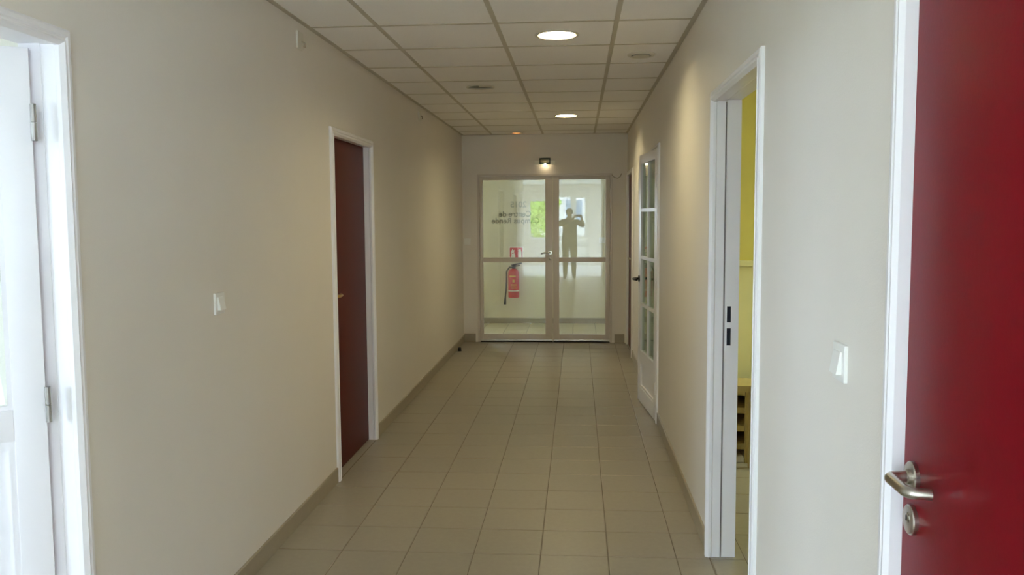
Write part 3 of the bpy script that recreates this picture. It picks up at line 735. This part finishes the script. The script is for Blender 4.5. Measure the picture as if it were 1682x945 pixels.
# ------------------------------------------------------------------ windows
wn = [0]
def window(axis, t, a0, a1, z0, z1, label, n_in, mull=1, gm='glass_win'):
    """axis of the run; t = wall mid-plane"""
    wn[0] += 1
    c = ((a0+a1)/2, t, z0) if axis == 'X' else (t, (a0+a1)/2, z0)
    root = tag(empty('window_%d' % wn[0], c), label, 'window', kind='structure')
    def b(mb, p0, p1, q0, q1, d=0.03):
        return mb.box(p0, p1, t-d, t+d, q0, q1) if axis == 'X' else mb.box(t-d, t+d, p0, p1, q0, q1)
    fw = 0.05
    fm = MB(); b(fm, a0, a0+fw, z0, z1); b(fm, a1-fw, a1, z0, z1); b(fm, a0+fw, a1-fw, z0, z0+fw); b(fm, a0+fw, a1-fw, z1-fw, z1)
    fm.build('window_frame', 'white_lac', root)
    edges = [a0+fw] + [a0+(a1-a0)*(k+1)/(mull+1) for k in range(mull)] + [a1-fw]
    for k in range(mull):
        b(MB(), edges[k+1]-0.03, edges[k+1]+0.03, z0+fw, z1-fw).build('mullion', 'white_lac', root)
    for k in range(mull+1):
        b(MB(), edges[k]+(0.03 if k else 0), edges[k+1]-(0.03 if k < mull else 0), z0+fw, z1-fw, 0.003).build('glass_pane', gm, root)
    sm = MB(); b(sm, a0, a1, z0, z0+0.02, 0.12).build('window_sill', 'white_lac', root)
window('X', HS-0.05, *W1, 'tall window onto the green tree, mirrored in the glass doors', 1, 0)
window('X', HS-0.05, *W3, 'wide hall window right of the entrance door, added for daylight', 1, 1)  # unseen, added to lighten the near left wall
window('Y', -1.95, -5.4, -1.5, 0.15, 2.35, 'added side window bringing daylight into the entrance hall', 1, 1)  # unseen opening, added for daylight from behind the camera
window('X', -0.25, *W_S[0], 'wide window lighting the left room from behind the camera', 1, 1)
window('Y', -5.05, *W_W[0], 'window in the outer wall of the left room', 1, 1)
window('X', 12.05, -2.1, -1.65, 1.0, 2.0, 'narrow window left of the glass doors, added to brighten the lobby', -1, 0)  # hidden by the frame, added to even out the lobby light
portal(-1.875, 12.12, 1.5, 0.45, 1.0, (0, -1, 0))
window('Y', 3.25, *W_E[0], 'added window of the yellow room, tinted to turn its light yellow', -1, 0, 'glass_light_tint')  # added out of view as a source of yellow light
window('Y', 3.25, *W_E[1], 'added window letting light into the room behind the small paned door', -1, 0)  # added so the room behind the panes is not dark
window('Y', 3.25, *W_E[2], 'window lighting the lobby from the right', -1, 1)
window('Y', 3.25, *W_E[3], 'wide window added in the right side of the entrance hall for daylight', -1, 1)  # unseen, added to light the left wall and ceiling
# entrance door with two narrow lights
d8 = tag(empty('door_8', (-0.18, HS-0.05, 0)), 'entrance door with two tall panes behind the photographer, mirrored in the glass', 'door', kind='structure')
t = HS-0.05
lm = MB()
for (p0, p1, q0, q1) in ((-0.66, -0.58, 0, 2.12), (-0.22, -0.05, 0, 2.12), (0.22, 0.30, 0, 2.12), (-0.58, -0.22, 0, 0.90), (-0.05, 0.22, 0, 0.93), (-0.58, -0.22, 2.08, 2.12), (-0.05, 0.22, 2.06, 2.12)):
    lm.box(p0, p1, t-0.03, t+0.03, q0, q1)
l8 = lm.build('leaf', 'wall_white', d8)
for (p0, p1, q0, q1) in ((-0.58, -0.22, 0.90, 2.08), (-0.05, 0.22, 0.93, 2.06)):
    MB().box(p0, p1, t-0.003, t+0.003, q0, q1).build('glass_pane', 'glass_win', l8)
lever(l8, (-0.14, t+0.03), (0, 1, 0), (1, 0, 0), 1.03)

# ------------------------------------------------------------------ photographer (mirrored in the glass doors)
def skin_mesh(name, joints, bones, root_i, levels=2):
    me = D.meshes.new(name); me.from_pydata([j[0] for j in joints], bones, [])
    o = D.objects.new(name, me); COL.objects.link(o)
    md = o.modifiers.new('skin', 'SKIN'); md.use_smooth_shade = True; md.branch_smoothing = 0.6
    for i, j in enumerate(joints):
        r = j[1]; o.data.skin_vertices[0].data[i].radius = (r, r) if not isinstance(r, tuple) else r
        o.data.skin_vertices[0].data[i].use_root = (i == root_i)
    sd = o.modifiers.new('sub', 'SUBSURF'); sd.levels = levels; sd.render_levels = levels
    dg = bpy.context.evaluated_depsgraph_get()
    m2 = D.meshes.new_from_object(o.evaluated_get(dg)); D.objects.remove(o); return m2
PX, PY = -0.20, -0.34
def P(x, y, z): return (x, y, z)
js = [((0, 0, 0.93), (0.235, 0.15)), ((0, 0, 1.10), (0.23, 0.145)), ((0, 0.0, 1.26), (0.225, 0.135)), ((0, 0.0, 1.375), (0.15, 0.10)),
      ((0, 0.015, 1.445), 0.064), ((0, 0.035, 1.50), (0.066, 0.075)), ((0, 0.045, 1.575), (0.074, 0.092)), ((0, 0.04, 1.64), (0.062, 0.075)),
      # right arm 8-11, left arm 12-15
      ((0.18, 0.0, 1.375), 0.078), ((0.33, 0.06, 1.27), 0.062), ((0.30, 0.155, 1.38), 0.044), ((0.288, 0.208, 1.465), 0.028),
      ((-0.18, 0.0, 1.375), 0.078), ((-0.27, 0.08, 1.30), 0.062), ((-0.02, 0.19, 1.37), 0.046), ((0.105, 0.21, 1.45), 0.028),
      # legs
      ((0.095, 0.0, 0.80), 0.112), ((0.10, 0.015, 0.47), 0.078), ((0.105, -0.005, 0.10), 0.055), ((0.11, 0.05, 0.045), (0.042, 0.042)), ((0.12, 0.14, 0.035), (0.042, 0.03)),
      ((-0.095, 0.0, 0.80), 0.112), ((-0.10, 0.015, 0.47), 0.078), ((-0.105, -0.005, 0.10), 0.055), ((-0.11, 0.05, 0.045), (0.042, 0.042)), ((-0.12, 0.14, 0.035), (0.042, 0.03)),
      # nose
      ((0, 0.135, 1.565), 0.014)]
bs = [(0,1),(1,2),(2,3),(3,4),(4,5),(5,6),(6,7),(3,8),(8,9),(9,10),(10,11),(3,12),(12,13),(13,14),(14,15),(0,16),(16,17),(17,18),(18,19),(19,20),(0,21),(21,22),(22,23),(23,24),(24,25),(6,26)]
me = skin_mesh('person', js, bs, 0)
for nm in ('cloth_j', 'cloth_t', 'skin', 'shoe'): me.materials.append(M[nm])
for p in me.polygons:
    c = p.center
    if c.z > 1.425 and abs(c.x) < 0.12 and c.y < 0.16: p.material_index = 2
    elif c.z < 0.09: p.material_index = 3
    elif c.z < 0.92: p.material_index = 1
    elif c.y > 0.185 and c.z > 1.38: p.material_index = 2
    else: p.material_index = 0
    p.use_smooth = True
person = D.objects.new('person', me); COL.objects.link(person); person.location = (PX, PY, 0)
tag(person, 'person in dark jacket raising a camera, mirrored in the right glass leaf', 'person')
def pmb(): return MB()
def pbuild(mb, name, m, smooth=True):
    o = D.objects.new(name, mb.mesh(name, m, smooth)); COL.objects.link(o); o.parent = person; return o
hairm = MB().sphere((0, 0.022, 1.612), 0.094, 16, 10, (0.93, 1.08, 0.92))
pbuild(hairm, 'hair', 'hair')
for s in (-1, 1):
    pbuild(MB().sphere((s*0.031, 0.128, 1.59), 0.012, 10, 8), 'eye', 'sign_white')
    pbuild(MB().sphere((s*0.076, 0.035, 1.575), 0.026, 10, 8, (0.35, 0.7, 1.2)), 'ear', 'skin')
pbuild(MB().tube([(-0.024, 0.121, 1.522), (0, 0.128, 1.519), (0.024, 0.121, 1.522)], 0.0055, 8), 'mouth', 'skin')
# hands: palm + five fingers, closed around the sides of the little camera
def hand(wrist, grip, s):
    w_ = Vector(wrist); g = Vector(grip)
    jl = [(w_, 0.026), (w_.lerp(g, 0.55), (0.034, 0.022)), (g, (0.036, 0.02))]; bl = [(0, 1), (1, 2)]
    for k in range(4):
        L = (0.9, 1.0, 0.96, 0.78)[k]
        b0 = g + Vector((0, 0.006, 0.026-0.017*k)); i = len(jl)
        jl += [(b0 + Vector((s*0.004, 0.022*L, 0)), 0.0095), (b0 + Vector((-s*0.010, 0.040*L, 0)), 0.0085), (b0 + Vector((-s*0.028, 0.044*L, 0.0)), 0.0075)]
        bl += [(2, i), (i, i+1), (i+1, i+2)]
    i = len(jl)
    jl += [(w_.lerp(g, 0.6)+Vector((-s*0.022, -0.006, 0.006)), 0.0115), (g+Vector((-s*0.036, -0.004, 0.012)), 0.0095), (g+Vector((-s*0.050, 0.002, 0.016)), 0.0085)]
    bl += [(1, i), (i, i+1), (i+1, i+2)]
    m = skin_mesh('hand', [(tuple(a), r) for a, r in jl], bl, 0, 1); m.materials.append(M['skin'])
    for p in m.polygons: p.use_smooth = True
    o = D.objects.new('hand', m); COL.objects.link(o); o.parent = person
hand((0.288, 0.208, 1.465), (0.285, 0.236, 1.502), 1)
hand((0.105, 0.21, 1.45), (0.115, 0.236, 1.495), -1)
# the compact camera held in the hands
cxx, cyy = PX+0.20, PY+0.262
cmr = tag(empty('compact_camera', (cxx, cyy, 1.48)), 'small black compact camera held up in both hands', 'camera')
MB().cbox(cxx-0.052, cxx+0.052, cyy, cyy+0.024, 1.478, 1.538, 0.005).build('camera_body', 'black', cmr, True)
MB().lathe([(0.021, cyy+0.024), (0.021, cyy+0.034), (0.017, cyy+0.036), (0.017, cyy+0.044), (0.0005, cyy+0.044)], (cxx, 0, CAM_H), axis='Y', cap=False).build('lens', 'darkmetal', cmr, True)
MB().cbox(cxx-0.036, cxx-0.020, cyy+0.006, cyy+0.016, 1.538, 1.542, 0.001).build('shutter_button', 'steel', cmr)

# ------------------------------------------------------------------ outside
g = MB().box(-60, 60, -70, 60, -0.35, -0.12).build('ground', 'ground')
tag(g, 'pale paved ground outside the building', 'ground', kind='structure')
def tree(name, label, x, y, h, r, n):
    root = tag(empty(name, (x, y, -0.12)), label, 'tree', 'trees outside the entrance')
    MB().tube([(x, y, -0.12), (x+0.05, y, h*0.3), (x-0.05, y+0.05, h*0.6)], [0.14, 0.11, 0.06], 10).build('trunk', 'bark', root, True)
    mb = MB()
    for k in range(n):
        u = random.gauss(0, 1), random.gauss(0, 1), random.gauss(0, 1); l = math.sqrt(sum(q*q for q in u)); rr = r*random.uniform(0.45, 1.0)
        c = Vector((x+u[0]/l*rr, y+u[1]/l*rr*0.8, h*0.55+u[2]/l*rr*h*0.42/r)); a = Vector((random.uniform(-1,1), random.uniform(-1,1), random.uniform(-0.7,0.7))).normalized()*0.10
        b_ = a.orthogonal().normalized()*0.045
        mb.add([c-a, c+b_, c+a, c-b_], [(0,1,2,3)])
    me_ = D.meshes.new('foliage'); o_ = Vector((x, y, -0.12)); me_.from_pydata([tuple(Vector(v)-o_) for v in mb.v], [], mb.f); me_.materials.append(M['leaf'])
    fo = D.objects.new('foliage', me_); COL.objects.link(fo); fo.parent = root; fo['kind'] = 'stuff'
tree('leafy_tree', 'bright green leafy tree outside the tall window, mirrored in the left glass leaf', -1.9, -9.3, 3.6, 1.35, 3600)
tree('leafy_tree', 'second green tree outside behind the entrance hall, farther left', -4.6, -11.0, 4.2, 1.7, 2500)
bd = tag(empty('neighbour_house', (2.0, -24, 0)), 'pale house across the yard, mirrored through the entrance door panes', 'building')
wl = MB().box(-3.2, 8, -28, -24, -0.12, 4.2).build('wall', 'render_out', bd)
MB().poly([(-3.5, -23.6, 4.2), (-3.5, -28.4, 4.2), (-3.5, -26, 5.8)], (11.8, 0, 0), 'X').build('roof', 'roof', bd)
for xw in (-2.2, -0.2, 1.8, 3.8):
    wi = MB().box(xw-0.5, xw+0.5, -24.0, -23.95, 1.0, 2.4).build('window', 'white_lac', bd)
    MB().box(xw-0.42, xw+0.42, -23.95, -23.93, 1.08, 2.32).build('pane', 'pane_far', wi)
